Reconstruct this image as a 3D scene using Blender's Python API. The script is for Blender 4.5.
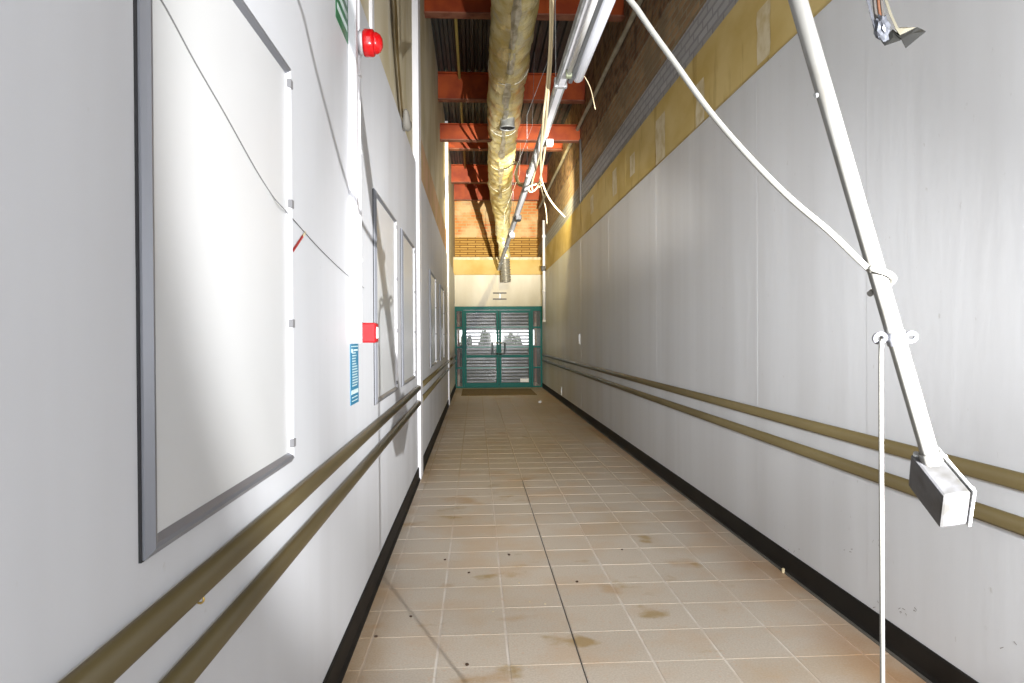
import bpy, bmesh, math, random
from mathutils import Vector, Matrix, noise
for o in list(bpy.data.objects): bpy.data.objects.remove(o)
scn = bpy.context.scene
COL = scn.collection
random.seed(7)

# ------------------------------------------------------------------ camera
F, H, ROLL, YAW, PITCH = 683.0, 1.35, 0.006, 0.0526183, -0.0069046
fw = Vector((math.sin(YAW)*math.cos(PITCH), math.cos(YAW)*math.cos(PITCH), math.sin(PITCH)))
rt0 = Vector((math.cos(YAW), -math.sin(YAW), 0)); up0 = rt0.cross(fw)
rt = rt0*math.cos(ROLL) - up0*math.sin(ROLL); up = up0*math.cos(ROLL) + rt0*math.sin(ROLL)
cam_d = bpy.data.cameras.new('camera'); cam = bpy.data.objects.new('camera', cam_d); COL.objects.link(cam)
cam_d.sensor_width = 36.0; cam_d.lens = F/1024*36.0; cam_d.clip_start = 0.02
cam.matrix_world = Matrix(((rt.x, up.x, -fw.x, 0), (rt.y, up.y, -fw.y, 0), (rt.z, up.z, -fw.z, H), (0, 0, 0, 1)))
scn.camera = cam

def ray(x, y): return fw + rt*((x-512)/F) + up*((341.5-y)/F)
CO = Vector((0, 0, H))
def onX(x, y, X): d = ray(x, y); return CO + d*(X/d.x)
def onY(x, y, Y): d = ray(x, y); return CO + d*(Y/d.y)
def onZ(x, y, Z): d = ray(x, y); return CO + d*((Z-H)/d.z)

# ------------------------------------------------------------------ world and lights
w = bpy.data.worlds.new('daylight'); scn.world = w; w.use_nodes = True
bg = w.node_tree.nodes['Background']; bg.inputs[0].default_value = (0.93, 0.95, 1.0, 1); bg.inputs[1].default_value = 2.75

REAR = -1.6                      # unseen open end, placed behind the camera to let ambient light in
pd = bpy.data.lights.new('rear_fill_portal', 'AREA'); pd.shape = 'RECTANGLE'; pd.size = 2.3; pd.size_y = 5.5
pd.cycles.is_portal = True
po = bpy.data.objects.new('rear_fill_portal', pd); COL.objects.link(po)
po.location = (0.6, REAR, 2.8); po.rotation_euler = (math.radians(90), 0, 0)

FLASH = Vector((1.15, -0.35, 1.25))
def spot(name, aim, power, size, blend, radius=0.005, col=(1, 1, 1)):
    d = bpy.data.lights.new(name, 'SPOT'); d.energy = power; d.spot_size = math.radians(size); d.spot_blend = blend
    d.shadow_soft_size = radius; d.color = col
    o = bpy.data.objects.new(name, d); COL.objects.link(o); o.location = FLASH
    o.rotation_euler = Vector(aim).to_track_quat('-Z', 'Y').to_euler()
    return o
az, el = math.radians(4), math.radians(14)
spot('camera_flash', (-math.sin(az)*math.cos(el), math.cos(az)*math.cos(el), math.sin(el)), 400, 88, 0.24)
spot('camera_flash_mid', (-0.14, 1.0, 0.08), 2000, 50, 1.0)
spot('camera_flash_core', onY(492, 212, 18.0) - FLASH, 15000, 18, 1.0, col=(1.0, 0.96, 0.88))
second = spot('second_flash', (-0.10, 1.0, 0.02), 400, 136, 1.0, col=(1.0, 0.84, 0.45))   # left standing past the lintel beam
second.location = (1.05, 11.9, 4.05)

scn.view_settings.view_transform = 'Standard'; scn.view_settings.look = 'None'
scn.view_settings.exposure = 0.32; scn.view_settings.gamma = 1.0; scn.view_settings.use_curve_mapping = False

# ------------------------------------------------------------------ materials
def s2l(c): return tuple(((v/255)/12.92 if v/255 <= 0.04045 else ((v/255+0.055)/1.055)**2.4) for v in c)
MATS = {}
def mat(name, col, rough=0.5, metal=0.0, col2=None, scale=(4, 4, 4), lo=0.4, hi=0.65, detail=4, bump=0.0, bscale=None, spec=0.5, rand=0.0, coat=0.0):
    """principled material; colour drifts from col to col2 by a 3d noise in world space; sRGB 0-255 colours"""
    if name in MATS: return MATS[name]
    m = bpy.data.materials.new(name); m.use_nodes = True; nt = m.node_tree; b = nt.nodes['Principled BSDF']
    b.inputs['Roughness'].default_value = rough; b.inputs['Metallic'].default_value = metal
    b.inputs['Specular IOR Level'].default_value = spec; b.inputs['Coat Weight'].default_value = coat
    c1 = s2l(col) + (1,); b.inputs['Base Color'].default_value = c1
    geo = nt.nodes.new('ShaderNodeNewGeometry'); out = None
    def noise_at(sc, det=4):
        mp = nt.nodes.new('ShaderNodeMapping'); mp.inputs['Scale'].default_value = sc
        nt.links.new(geo.outputs['Position'], mp.inputs['Vector'])
        n = nt.nodes.new('ShaderNodeTexNoise'); n.inputs['Scale'].default_value = 1.0; n.inputs['Detail'].default_value = det
        nt.links.new(mp.outputs[0], n.inputs['Vector']); return n
    if col2 is not None:
        n = noise_at(scale, detail)
        rp = nt.nodes.new('ShaderNodeValToRGB'); rp.color_ramp.elements[0].position = lo; rp.color_ramp.elements[1].position = hi
        rp.color_ramp.elements[0].color = c1; rp.color_ramp.elements[1].color = s2l(col2) + (1,)
        nt.links.new(n.outputs['Fac'], rp.inputs['Fac']); out = rp.outputs['Color']
    if rand:
        oi = nt.nodes.new('ShaderNodeObjectInfo'); hsv = nt.nodes.new('ShaderNodeHueSaturation')
        mr = nt.nodes.new('ShaderNodeMapRange'); mr.inputs['To Min'].default_value = 1-rand; mr.inputs['To Max'].default_value = 1+rand
        nt.links.new(oi.outputs['Random'], mr.inputs['Value']); nt.links.new(mr.outputs[0], hsv.inputs['Value'])
        if out: nt.links.new(out, hsv.inputs['Color'])
        else: hsv.inputs['Color'].default_value = c1
        out = hsv.outputs['Color']
    if out: nt.links.new(out, b.inputs['Base Color'])
    if bump:
        n2 = noise_at(bscale or (40, 40, 40), 5); bp = nt.nodes.new('ShaderNodeBump'); bp.inputs['Strength'].default_value = bump
        bp.inputs['Distance'].default_value = 0.01
        nt.links.new(n2.outputs['Fac'], bp.inputs['Height']); nt.links.new(bp.outputs[0], b.inputs['Normal'])
    MATS[name] = m; return m

def add_layer(m, col, scale, lo, hi, fac=1.0, detail=5, window=None, seed=0.0):
    """lay another blotch colour over a material's base colour; window limits it to a box of the place"""
    nt = m.node_tree; b = nt.nodes['Principled BSDF']; inp = b.inputs['Base Color']
    geo = nt.nodes.new('ShaderNodeNewGeometry'); mp = nt.nodes.new('ShaderNodeMapping'); mp.inputs['Scale'].default_value = scale
    mp.inputs['Location'].default_value = (seed, seed*1.7, seed*0.6)
    nt.links.new(geo.outputs['Position'], mp.inputs['Vector'])
    n = nt.nodes.new('ShaderNodeTexNoise'); n.inputs['Scale'].default_value = 1; n.inputs['Detail'].default_value = detail
    nt.links.new(mp.outputs[0], n.inputs['Vector'])
    mr = nt.nodes.new('ShaderNodeMapRange'); mr.inputs['From Min'].default_value = lo; mr.inputs['From Max'].default_value = hi
    mr.inputs['To Max'].default_value = fac
    nt.links.new(n.outputs['Fac'], mr.inputs['Value']); f = mr.outputs[0]
    if window:
        sp = nt.nodes.new('ShaderNodeSeparateXYZ'); nt.links.new(geo.outputs['Position'], sp.inputs[0])
        for ax, (a0, a1) in window.items():
            w_ = nt.nodes.new('ShaderNodeMapRange'); w_.interpolation_type = 'SMOOTHSTEP'
            w_.inputs['From Min'].default_value = a0; w_.inputs['From Max'].default_value = a1
            nt.links.new(sp.outputs[ax], w_.inputs['Value'])
            mu = nt.nodes.new('ShaderNodeMath'); mu.operation = 'MULTIPLY'
            nt.links.new(f, mu.inputs[0]); nt.links.new(w_.outputs[0], mu.inputs[1]); f = mu.outputs[0]
    mx = nt.nodes.new('ShaderNodeMix'); mx.data_type = 'RGBA'
    if inp.links: nt.links.new(inp.links[0].from_socket, mx.inputs[6])
    else: mx.inputs[6].default_value = inp.default_value
    mx.inputs[7].default_value = s2l(col) + (1,)
    nt.links.new(f, mx.inputs[0]); nt.links.new(mx.outputs[2], inp)

def brick_mat(name, c1, c2, mortar, plane='YZ', bw=0.225, bh=0.075, ms=0.012, rough=0.9, bump=0.6):
    m = bpy.data.materials.new(name); m.use_nodes = True; nt = m.node_tree; b = nt.nodes['Principled BSDF']
    b.inputs['Roughness'].default_value = rough; b.inputs['Specular IOR Level'].default_value = 0.2
    geo = nt.nodes.new('ShaderNodeNewGeometry'); sp = nt.nodes.new('ShaderNodeSeparateXYZ'); cb = nt.nodes.new('ShaderNodeCombineXYZ')
    nt.links.new(geo.outputs['Position'], sp.inputs[0])
    nt.links.new(sp.outputs[plane[0]], cb.inputs[0]); nt.links.new(sp.outputs[plane[1]], cb.inputs[1])
    t = nt.nodes.new('ShaderNodeTexBrick'); t.inputs['Scale'].default_value = 1.0
    t.inputs['Brick Width'].default_value = bw; t.inputs['Row Height'].default_value = bh; t.inputs['Mortar Size'].default_value = ms
    t.inputs['Color1'].default_value = s2l(c1) + (1,); t.inputs['Color2'].default_value = s2l(c2) + (1,); t.inputs['Mortar'].default_value = s2l(mortar) + (1,)
    nt.links.new(cb.outputs[0], t.inputs['Vector']); nt.links.new(t.outputs['Color'], b.inputs['Base Color'])
    bp = nt.nodes.new('ShaderNodeBump'); bp.inputs['Strength'].default_value = bump; bp.inputs['Distance'].default_value = 0.01; bp.invert = True
    nt.links.new(t.outputs['Fac'], bp.inputs['Height']); nt.links.new(bp.outputs[0], b.inputs['Normal'])
    MATS[name] = m; return m

WALL = mat('white_wall_paint', (207, 209, 213), 0.55, col2=(195, 196, 199), scale=(2.2, 2.2, 0.22), lo=0.42, hi=0.72, bump=0.10, bscale=(9, 9, 2.0), spec=0.35)
add_layer(WALL, (180, 178, 174), (30, 30, 30), 0.72, 0.80, 0.5, seed=3.1)
RWALL = mat('white_board_paint', (209, 211, 214), 0.5, col2=(198, 199, 201), scale=(3.0, 3.0, 0.18), lo=0.40, hi=0.75, bump=0.16, bscale=(11, 11, 2.5), spec=0.4)
add_layer(RWALL, (170, 168, 164), (34, 34, 20), 0.70, 0.78, 0.5, seed=5.3)
add_layer(RWALL, (190, 184, 162), (0.9, 0.9, 0.5), 0.35, 0.65, 0.5, seed=1.3, window={1: (6.0, 13.0)})
WTRIM = mat('white_trim', (232, 232, 236), 0.4)
TAN = mat('tan_plaster', (206, 197, 174), 0.85, col2=(186, 174, 142), scale=(1.6, 1.6, 1.0), bump=0.3, bscale=(12, 12, 12), spec=0.2)
add_layer(TAN, (196, 190, 175), (5, 5, 1.2), 0.60, 0.66, 0.8, seed=2.0)
PINK = mat('bare_pink_board', (205, 168, 135), 0.85, col2=(186, 158, 112), scale=(2, 2, 2), bump=0.2, spec=0.2)
YEL = mat('yellow_board', (206, 184, 126), 0.8, col2=(192, 166, 100), scale=(1.5, 1.5, 2.5), bump=0.12, bscale=(20, 20, 6), spec=0.2)
add_layer(YEL, (150, 120, 58), (6, 6, 1.0), 0.60, 0.70, 0.6, seed=4.0)
PATCH = mat('plaster_patch', (214, 202, 172), 0.85, col2=(196, 178, 136), scale=(9, 9, 9), spec=0.2)
GREYB = brick_mat('grey_painted_brick', (178, 179, 184), (166, 167, 172), (150, 150, 156))
BROWNB = brick_mat('brown_brick', (160, 124, 96), (124, 92, 70), (136, 124, 106), bump=1.0)
add_layer(BROWNB, (176, 150, 106), (3, 3, 3), 0.50, 0.70, 0.7, seed=1.0)
add_layer(BROWNB, (92, 74, 60), (6, 6, 6), 0.52, 0.66, 0.8, seed=6.0)
LBROWNB = brick_mat('stained_brick', (178, 148, 116), (150, 122, 96), (162, 150, 128), bump=0.8)
add_layer(LBROWNB, (136, 124, 104), (3, 3, 2), 0.50, 0.65, 0.7, seed=2.2)
ENDB_LOW = brick_mat('yellow_brick', (196, 156, 84), (176, 134, 66), (120, 86, 44), plane='XZ', bh=0.066, bw=0.44, ms=0.012)
ENDB_UP = brick_mat('orange_brick', (206, 150, 88), (196, 112, 62), (190, 160, 110), plane='XZ', bh=0.085, bw=0.25, ms=0.012)
add_layer(ENDB_UP, (214, 190, 140), (2.2, 2.2, 2.2), 0.42, 0.60, 0.8, seed=0.7)
CREAM = mat('cream_end_panel', (222, 216, 200), 0.6, col2=(206, 198, 178), scale=(2, 2, 0.6), spec=0.3)
ENDYEL = mat('end_yellow_board', (206, 178, 116), 0.8, col2=(190, 160, 92), scale=(2, 2, 2), spec=0.2)
TILE = mat('beige_ceramic_tile', (197, 186, 171), 0.42, col2=(180, 167, 150), scale=(120, 120, 120), lo=0.35, hi=0.7, rand=0.05, bump=0.03, spec=0.45)
GROUT = mat('pale_grout', (216, 208, 197), 0.8, col2=(200, 189, 176), scale=(3, 3, 3))
for M_ in (TILE, GROUT):
    add_layer(M_, (196, 160, 130), (60, 60, 60), 0.60, 0.70, 0.5, seed=8.0)
    add_layer(M_, (176, 146, 104), (1.6, 1.6, 1), 0.55, 0.74, 0.5, seed=2.7)
    add_layer(M_, (166, 144, 104), (0.9, 0.5, 1), 0.30, 0.62, 0.85, seed=4.4, window={1: (4.6, 9.0)})  # browner far floor: dirt, with the dimmer light there painted in
    add_layer(M_, (160, 112, 56), (1.4, 1.0, 1), 0.40, 0.62, 0.75, seed=9.1, window={0: (1.35, 1.72)})
    add_layer(M_, (150, 112, 54), (2.0, 1.2, 1), 0.42, 0.66, 0.7, seed=5.9, window={0: (-0.30, -0.52)})
    add_layer(M_, (150, 122, 66), (3.2, 4.2, 1), 0.64, 0.72, 0.75, seed=7.7)
    add_layer(M_, (188, 154, 116), (3.0, 3.0, 1), 0.50, 0.66, 0.35, seed=11.3)
    add_layer(M_, (164, 122, 64), (1.8, 2.2, 1), 0.63, 0.72, 0.6, seed=13.9)
BLACK = mat('black_skirting', (20, 18, 16), 0.6, spec=0.2, col2=(30, 27, 24), scale=(5, 5, 5))
GREYEDGE = mat('grey_skirting_foot', (92, 90, 84), 0.6)
add_layer(GROUT, (182, 162, 128), (1, 0.6, 1), 0.10, 0.30, 0.95, seed=1.0, window={1: (5.0, 8.2)})
RAIL = mat('olive_rail_plastic', (92, 81, 52), 0.36, col2=(82, 71, 44), scale=(3, 1, 3), spec=0.5)
RAILB = mat('rail_back_strip', (196, 192, 184), 0.5)
ALU = mat('satin_aluminium', (134, 136, 142), 0.35, metal=0.45)
ALULIT = mat('lit_alu', (226, 227, 232), 0.35, spec=0.6)  # same aluminium as the frame, whitened for the light on the far stile
DARKGAP = mat('dark_gap', (36, 36, 38), 0.8)
BOARD = mat('display_board', (204, 205, 206), 0.32, col2=(198, 199, 199), scale=(1, 1, 1), spec=0.5)
CLIP = mat('grey_clip', (128, 128, 130), 0.5)
RED = mat('red_plastic', (205, 14, 22), 0.18, spec=0.6, coat=0.4)
REDM = mat('matt_red', (160, 2, 14), 0.4)
WPLAS = mat('white_plastic', (236, 236, 238), 0.35)
STEELRED = mat('red_oxide_steel', (172, 76, 28), 0.55, col2=(144, 56, 22), scale=(4, 4, 4), spec=0.35)
FLANGE = mat('dusty_flange', (150, 96, 74), 0.7, col2=(120, 66, 48), scale=(6, 6, 6))
DECK = mat('dark_roof_deck', (62, 66, 66), 0.5, col2=(46, 50, 50), scale=(3, 3, 3))
FOIL = mat('insulation_foil', (238, 228, 178), 0.26, metal=0.25, col2=(218, 198, 124), scale=(5, 4, 5), bump=1.0, bscale=(26, 18, 26), spec=0.6)
add_layer(FOIL, (214, 208, 180), (7, 5, 7), 0.54, 0.64, 0.8, seed=3.0)
add_layer(FOIL, (120, 96, 46), (9, 6, 9), 0.62, 0.72, 0.6, seed=6.4)
TAPE = mat('silver_tape', (214, 210, 196), 0.3, metal=0.3, col2=(160, 152, 128), scale=(14, 8, 14), bump=0.6, bscale=(40, 30, 40))
FLEX = mat('grey_flex_duct', (150, 146, 134), 0.4, metal=0.4)
GALV = mat('galvanised_steel', (184, 186, 186), 0.4, metal=0.35, col2=(150, 152, 152), scale=(9, 9, 9))
GALVD = mat('dull_box_steel', (78, 78, 80), 0.5, metal=0.1, col2=(60, 59, 57), scale=(30, 30, 30), bump=0.1)
TUBE = mat('fluorescent_glass', (240, 240, 238), 0.2)
CABLE = mat('white_cable', (134, 133, 127), 0.5)
CREAMC = mat('cream_cable', (224, 206, 168), 0.5)
DARKC = mat('dark_cable', (54, 50, 46), 0.5)
CONDUIT = mat('white_painted_conduit', (116, 115, 111), 0.45, col2=(96, 92, 84), scale=(30, 30, 14), lo=0.5, hi=0.8)
TEAL = mat('teal_door_paint', (0, 100, 96), 0.4, spec=0.15)
TEALD = mat('teal_bar_faded', (70, 128, 126), 0.35)
SLAT = mat('grey_shutter_slat', (108, 108, 114), 0.3, metal=0.4, col2=(76, 76, 82), scale=(3, 3, 8))
DARK = mat('dark_lobby', (52, 54, 58), 0.7)
HANDLE = mat('dark_handle', (30, 48, 48), 0.3)
MAT_ = mat('door_mat_fibre', (128, 108, 70), 0.95, col2=(100, 82, 50), scale=(20, 20, 20))
BLUE = mat('blue_notice', (44, 122, 156), 0.45)
GREEN = mat('green_sign', (26, 110, 66), 0.4)
PRINT = mat('white_print', (206, 224, 222), 0.5)
BROWNSH = mat('brown_shadow', (128, 108, 66), 0.6, col2=(104, 86, 46), scale=(8, 8, 3))
BRASS = mat('brass', (200, 170, 96), 0.3, metal=0.8)
YPIPE = mat('yellow_pipe', (170, 150, 84), 0.5)
CEMENT = mat('cement_pipe', (150, 142, 122), 0.8, col2=(176, 168, 146), scale=(5, 5, 5), bump=0.4)
CHARC = mat('charcoal_scrap', (13, 13, 12), 0.5, col2=(20, 20, 18), scale=(30, 30, 30))
SCRAPF = mat('crumpled_foil', (84, 86, 92), 0.3, metal=0.6)
ORANGEW = mat('orange_wire', (72, 40, 18), 0.5)
REDBR = mat('reddish_reflection', (150, 92, 84), 0.5, col2=(200, 180, 172), scale=(4, 4, 3), lo=0.5, hi=0.6)
GLASS = bpy.data.materials.new('door_glass'); GLASS.use_nodes = True
_b = GLASS.node_tree.nodes['Principled BSDF']; _b.inputs['Transmission Weight'].default_value = 0.0
_b.inputs['Base Color'].default_value = (0.35, 0.4, 0.42, 1); _b.inputs['Roughness'].default_value = 0.05; _b.inputs['Alpha'].default_value = 0.18

# ------------------------------------------------------------------ mesh helpers
class MB:
    def __init__(s): s.v = []; s.f = []; s.sm = []
    def quad(s, a, b, c, d): i = len(s.v); s.v += [tuple(a), tuple(b), tuple(c), tuple(d)]; s.f.append((i, i+1, i+2, i+3)); s.sm.append(False); return s
    def poly(s, pts): i = len(s.v); s.v += [tuple(p) for p in pts]; s.f.append(tuple(range(i, i+len(pts)))); s.sm.append(False); return s
    def box(s, x0, x1, y0, y1, z0, z1, ch=0.0):
        """box, optionally with a chamfer ch on every edge of the +/- faces"""
        bm = bmesh.new(); bmesh.ops.create_cube(bm, size=1.0)
        for v in bm.verts:
            v.co = Vector(((x0+x1)/2 + v.co.x*(x1-x0), (y0+y1)/2 + v.co.y*(y1-y0), (z0+z1)/2 + v.co.z*(z1-z0)))
        if ch > 0: bmesh.ops.bevel(bm, geom=list(bm.edges), offset=ch, segments=1, affect='EDGES', profile=0.5)
        s.add_bm(bm); return s
    def add_bm(s, bm, smooth=False):
        i = len(s.v); bm.verts.index_update()
        s.v += [tuple(v.co) for v in bm.verts]
        for f in bm.faces: s.f.append(tuple(i+v.index for v in f.verts)); s.sm.append(smooth)
        bm.free()
    def tube(s, path, r, n=10, caps=True, smooth=True, closed=False):
        path = [Vector(p) for p in path]; m = len(path)
        rs = r if isinstance(r, (list, tuple)) else [r]*m
        base = len(s.v); prev = None
        for k, p in enumerate(path):
            a = path[k-1] if (k > 0 or closed) else p; b = path[(k+1) % m] if (k < m-1 or closed) else p
            t = (b-a).normalized()
            if prev is None:
                ref = Vector((0, 0, 1)) if abs(t.z) < 0.9 else Vector((1, 0, 0)); u = t.cross(ref).normalized()
            else: u = (prev - t*prev.dot(t)).normalized()
            prev = u; q = t.cross(u)
            for j in range(n):
                ang = 2*math.pi*j/n; s.v.append(tuple(p + u*(math.cos(ang)*rs[k]) + q*(math.sin(ang)*rs[k])))
        for k in range(m if closed else m-1):
            k2 = (k+1) % m
            for j in range(n):
                s.f.append((base+k*n+j, base+k*n+(j+1) % n, base+k2*n+(j+1) % n, base+k2*n+j)); s.sm.append(smooth)
        if caps and not closed:
            s.f.append(tuple(base+j for j in reversed(range(n)))); s.f.append(tuple(base+(m-1)*n+j for j in range(n))); s.sm += [False, False]
        return s
    def extr_y(s, prof, y0, y1, smooth=False):
        """extrude an (x,z) outline along y"""
        n = len(prof); b = len(s.v)
        s.v += [(x, y0, z) for x, z in prof] + [(x, y1, z) for x, z in prof]
        for j in range(n): s.f.append((b+j, b+(j+1) % n, b+n+(j+1) % n, b+n+j)); s.sm.append(smooth)
        s.f.append(tuple(b+j for j in reversed(range(n)))); s.f.append(tuple(b+n+j for j in range(n))); s.sm += [False, False]
        return s
    def build(s, name, m, parent=None, loc=None):
        me = bpy.data.meshes.new(name)
        off = Vector(loc) if loc is not None else (Vector((0, 0, 0)))
        if parent is not None:
            p = parent; tot = Vector((0, 0, 0))
            while p is not None: tot += p.location; p = p.parent
            off = off + tot
        me.from_pydata([(v[0]-off.x, v[1]-off.y, v[2]-off.z) for v in s.v], [], s.f); me.update()
        bm = bmesh.new(); bm.from_mesh(me); bmesh.ops.recalc_face_normals(bm, faces=bm.faces); bm.to_mesh(me); bm.free()
        for p_, sm in zip(me.polygons, s.sm): p_.use_smooth = sm
        me.materials.append(m)
        o = bpy.data.objects.new(name, me); COL.objects.link(o)
        if loc is not None: o.location = loc
        if parent is not None: o.parent = parent
        return o

def thing(name, label, cat, loc, group=None):
    o = bpy.data.objects.new(name, None); COL.objects.link(o); o.location = loc; o.empty_display_size = 0.05
    o['label'] = label; o['category'] = cat
    if group: o['group'] = group
    return o
def tag(o, label, cat, group=None):
    o['label'] = label; o['category'] = cat
    if group: o['group'] = group
    return o
def struct(o, label=None):
    o['kind'] = 'structure'
    if label: o['label'] = label
    return o
def smooth_path(pts, n=8):
    pts = [Vector(p) for p in pts]; P = [pts[0]*2-pts[1]] + pts + [pts[-1]*2-pts[-2]]; out = []
    for i in range(1, len(P)-2):
        a, b, c, d = P[i-1], P[i], P[i+1], P[i+2]
        for k in range(n):
            t = k/n; out.append(0.5*((2*b) + (c-a)*t + (2*a-5*b+4*c-d)*t*t + (3*b-a-3*c+d)*t**3))
    out.append(pts[-1]); return out

# ------------------------------------------------------------------ the setting
XL, XR, YE, ZW, ZD = -0.555, 1.765, 18.2, 3.0, 5.6
YB = 19.5                                     # brick wall above and behind the end wall

# floor: bed of grout, tiles with recessed joints
floor = struct(MB().box(XL-0.15, XR+0.15, REAR, YB+0.9, -0.12, -0.0025).build('floor', GROUT), 'beige tiled corridor floor with pale grout and brown stains')
TX = [XL, -0.473, -0.173, 0.127, 0.427, 0.727, 1.027, 1.327, 1.627, XR]
T0, JL, JT = 2.49, 0.0052, 0.0020
def tile_mesh(w_, l_, name):
    m = MB(); a, b, c = w_/2, l_/2, 0.0007
    m.v = [(-a, -b, -0.006), (a, -b, -0.006), (a, b, -0.006), (-a, b, -0.006), (-a+c, -b+c, 0), (a-c, -b+c, 0), (a-c, b-c, 0), (-a+c, b-c, 0)]
    m.f = [(4, 5, 6, 7), (0, 1, 5, 4), (1, 2, 6, 5), (2, 3, 7, 6), (3, 0, 4, 7)]; m.sm = [False]*5
    me = bpy.data.meshes.new(name); me.from_pydata(m.v, [], m.f); me.update(); me.materials.append(TILE); return me
tmesh = [tile_mesh(TX[i+1]-TX[i]-2*JL, 0.30-2*JT, 'floor_tile') for i in range(9)]
for r in range(33):
    for c in range(9):
        o = bpy.data.objects.new('floor_tile', tmesh[c]); COL.objects.link(o); o.parent = floor
        o.location = ((TX[c]+TX[c+1])/2, T0+0.30*(r+0.5), random.uniform(-0.0004, 0.0004))
rest = MB()
for r in list(range(-14, 0)) + list(range(33, 60)):
    for c in range(9):
        y = T0+0.30*(r+0.5); a = (TX[c+1]-TX[c])/2-JL; b = 0.15-JT; x = (TX[c]+TX[c+1])/2
        if y+b > YB+0.6 or y-b < REAR: continue
        i = len(rest.v)
        rest.v += [(x-a, y-b, -0.006), (x+a, y-b, -0.006), (x+a, y+b, -0.006), (x-a, y+b, -0.006), (x-a+.0007, y-b+.0007, 0), (x+a-.0007, y-b+.0007, 0), (x+a-.0007, y+b-.0007, 0), (x-a+.0007, y+b-.0007, 0)]
        for f in [(4, 5, 6, 7), (0, 1, 5, 4), (1, 2, 6, 5), (2, 3, 7, 6), (3, 0, 4, 7)]: rest.f.append(tuple(i+q for q in f)); rest.sm.append(False)
ro = rest.build('remaining_tiles', TILE, floor); ro['kind'] = 'stuff'
MB().box(0.4245, 0.4290, REAR, 6.4, -0.003, -0.0004).build('movement_joint', DARKC, floor)

# left wall
wl = struct(MB().box(XL-0.25, XL-0.03, REAR, YB+0.2, -0.1, ZD+0.4).build('wall_left', TAN), 'white painted left corridor wall with tan plaster above')
MB().box(XL-0.03, XL, REAR, 6.5, 0, ZW).build('lower_panel', WALL, wl)
MB().box(XL-0.03, XL, 6.5, 13.5, 0, ZW-0.02).build('lower_panel', WALL, wl)
MB().box(XL-0.03, XL, 13.5, YE, 0, ZW-0.02).build('lower_panel', WALL, wl)
MB().box(XL-0.03, XL-0.012, 6.78, 13.5, ZW-0.005, 3.45).build('bare_strip', PINK, wl)
MB().box(XL-0.03, XL-0.012, 3.86, 3.94, ZW, ZD).build('batten', WTRIM, wl)
for k, (y, z0, z1, wd) in enumerate([(5.3, 3.02, 3.75, 0.05), (5.55, 3.05, 3.5, 0.03), (5.75, 3.0, 3.32, 0.06), (8.2, 3.5, 4.2, 0.02), (9.4, 3.5, 3.9, 0.03)]):
    z = z0; m = MB(); pts = []
    n = 7
    for i in range(n): pts.append((y-wd*random.uniform(.3, 1), z0+(z1-z0)*i/(n-1)))
    for i in reversed(range(n)): pts.append((y+wd*random.uniform(.2, 1), z0+(z1-z0)*i/(n-1)))
    m.poly([(XL-0.0275, a, b) for a, b in pts]); m.build('flaking_paint', PATCH, wl)
trim1 = struct(MB().box(XL-0.035, XL+0.028, 6.50, 6.76, 0, ZD, 0.004).build('trim_1', WTRIM), 'first tall white pilaster on the left wall')
trim2 = struct(MB().box(XL-0.035, XL+0.028, 13.5, 13.78, 0, ZD, 0.004).build('trim_2', WTRIM), 'second tall white pilaster on the left wall')
def skirt(name, y0, y1, x, s):
    prof = [(x, 0), (x+s*0.022, 0), (x+s*0.020, 0.012), (x+s*0.011, 0.026), (x+s*0.010, 0.112), (x+s*0.006, 0.120), (x, 0.120)]
    o = struct(MB().extr_y(prof, y0, y1).build(name, BLACK)); return o
bl = skirt('baseboard_left', REAR, 6.5, XL, 1); bl['label'] = 'black skirting along the near left wall'
b2 = skirt('baseboard_left', 6.78, 13.5, XL, 1); b2['label'] = 'black skirting between the two pilasters'
b3 = skirt('baseboard_left', 13.8, YE-0.07, XL, 1); b3['label'] = 'black skirting beside the teal doors on the left'
br = skirt('baseboard_right', REAR, YE-0.07, XR, -1); br['label'] = 'black skirting along the right wall'
MB().box(XR-0.030, XR-0.020, REAR, YE-0.07, 0, 0.010).build('grey_foot', GREYEDGE, br)

# right wall: boards below, yellow fascia boards, painted brick, bare brick
wr = struct(MB().box(XR+0.04, XR+0.30, REAR, YB+0.2, -0.1, ZD+0.4).build('wall_right', LBROWNB), 'right corridor wall of white boards, yellow fascia and brick above')
ys = [REAR] + [-0.6+1.2*i for i in range(0, 16)] + [YE+0.1]
ys = sorted(set(round(y, 3) for y in ys if REAR <= y <= YE+0.1))
for a, b in zip(ys[:-1], ys[1:]):
    MB().box(XR-random.uniform(0, 0.0015), XR+0.04, a+0.0007, b-0.0007, 0, ZW).build('wall_board', RWALL, wr)
MB().box(XR+0.028, XR+0.04, REAR, YE, ZW, ZW+0.012).build('shadow_gap', DARKGAP, wr)
for a, b in [(REAR, 4.05), (4.05, 8.0), (8.0, 11.3), (11.3, 14.8), (14.8, YE+0.1)]:
    MB().box(XR+0.010, XR+0.04, a+0.003, b-0.003, ZW+0.012, 3.60).build('fascia_board', YEL, wr)
def wpatch(x0, x1, y0, y1):
    a = onX((x0+x1)/2, y0, XR+0.008); b = onX((x0+x1)/2, y1, XR+0.008); ya = onX(x0, (y0+y1)/2, XR).y; yb = onX(x1, (y0+y1)/2, XR).y
    lo, hi = sorted((ya, yb)); z0 = max(min(a.z, b.z), ZW+0.02); z1 = min(max(a.z, b.z), 3.56); n = 6; pts = []
    for i in range(n): pts.append((lo+random.uniform(-.015, .015), z0+(z1-z0)*i/(n-1)))
    for i in reversed(range(n)): pts.append((hi+random.uniform(-.015, .015), z0+(z1-z0)*i/(n-1)))
    m = MB(); m.poly([(XR+0.008, p, q) for p, q in pts]); m.poly([(XR+0.011, p, q) for p, q in pts]); m.build('plaster_patch', PATCH, wr)
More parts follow.
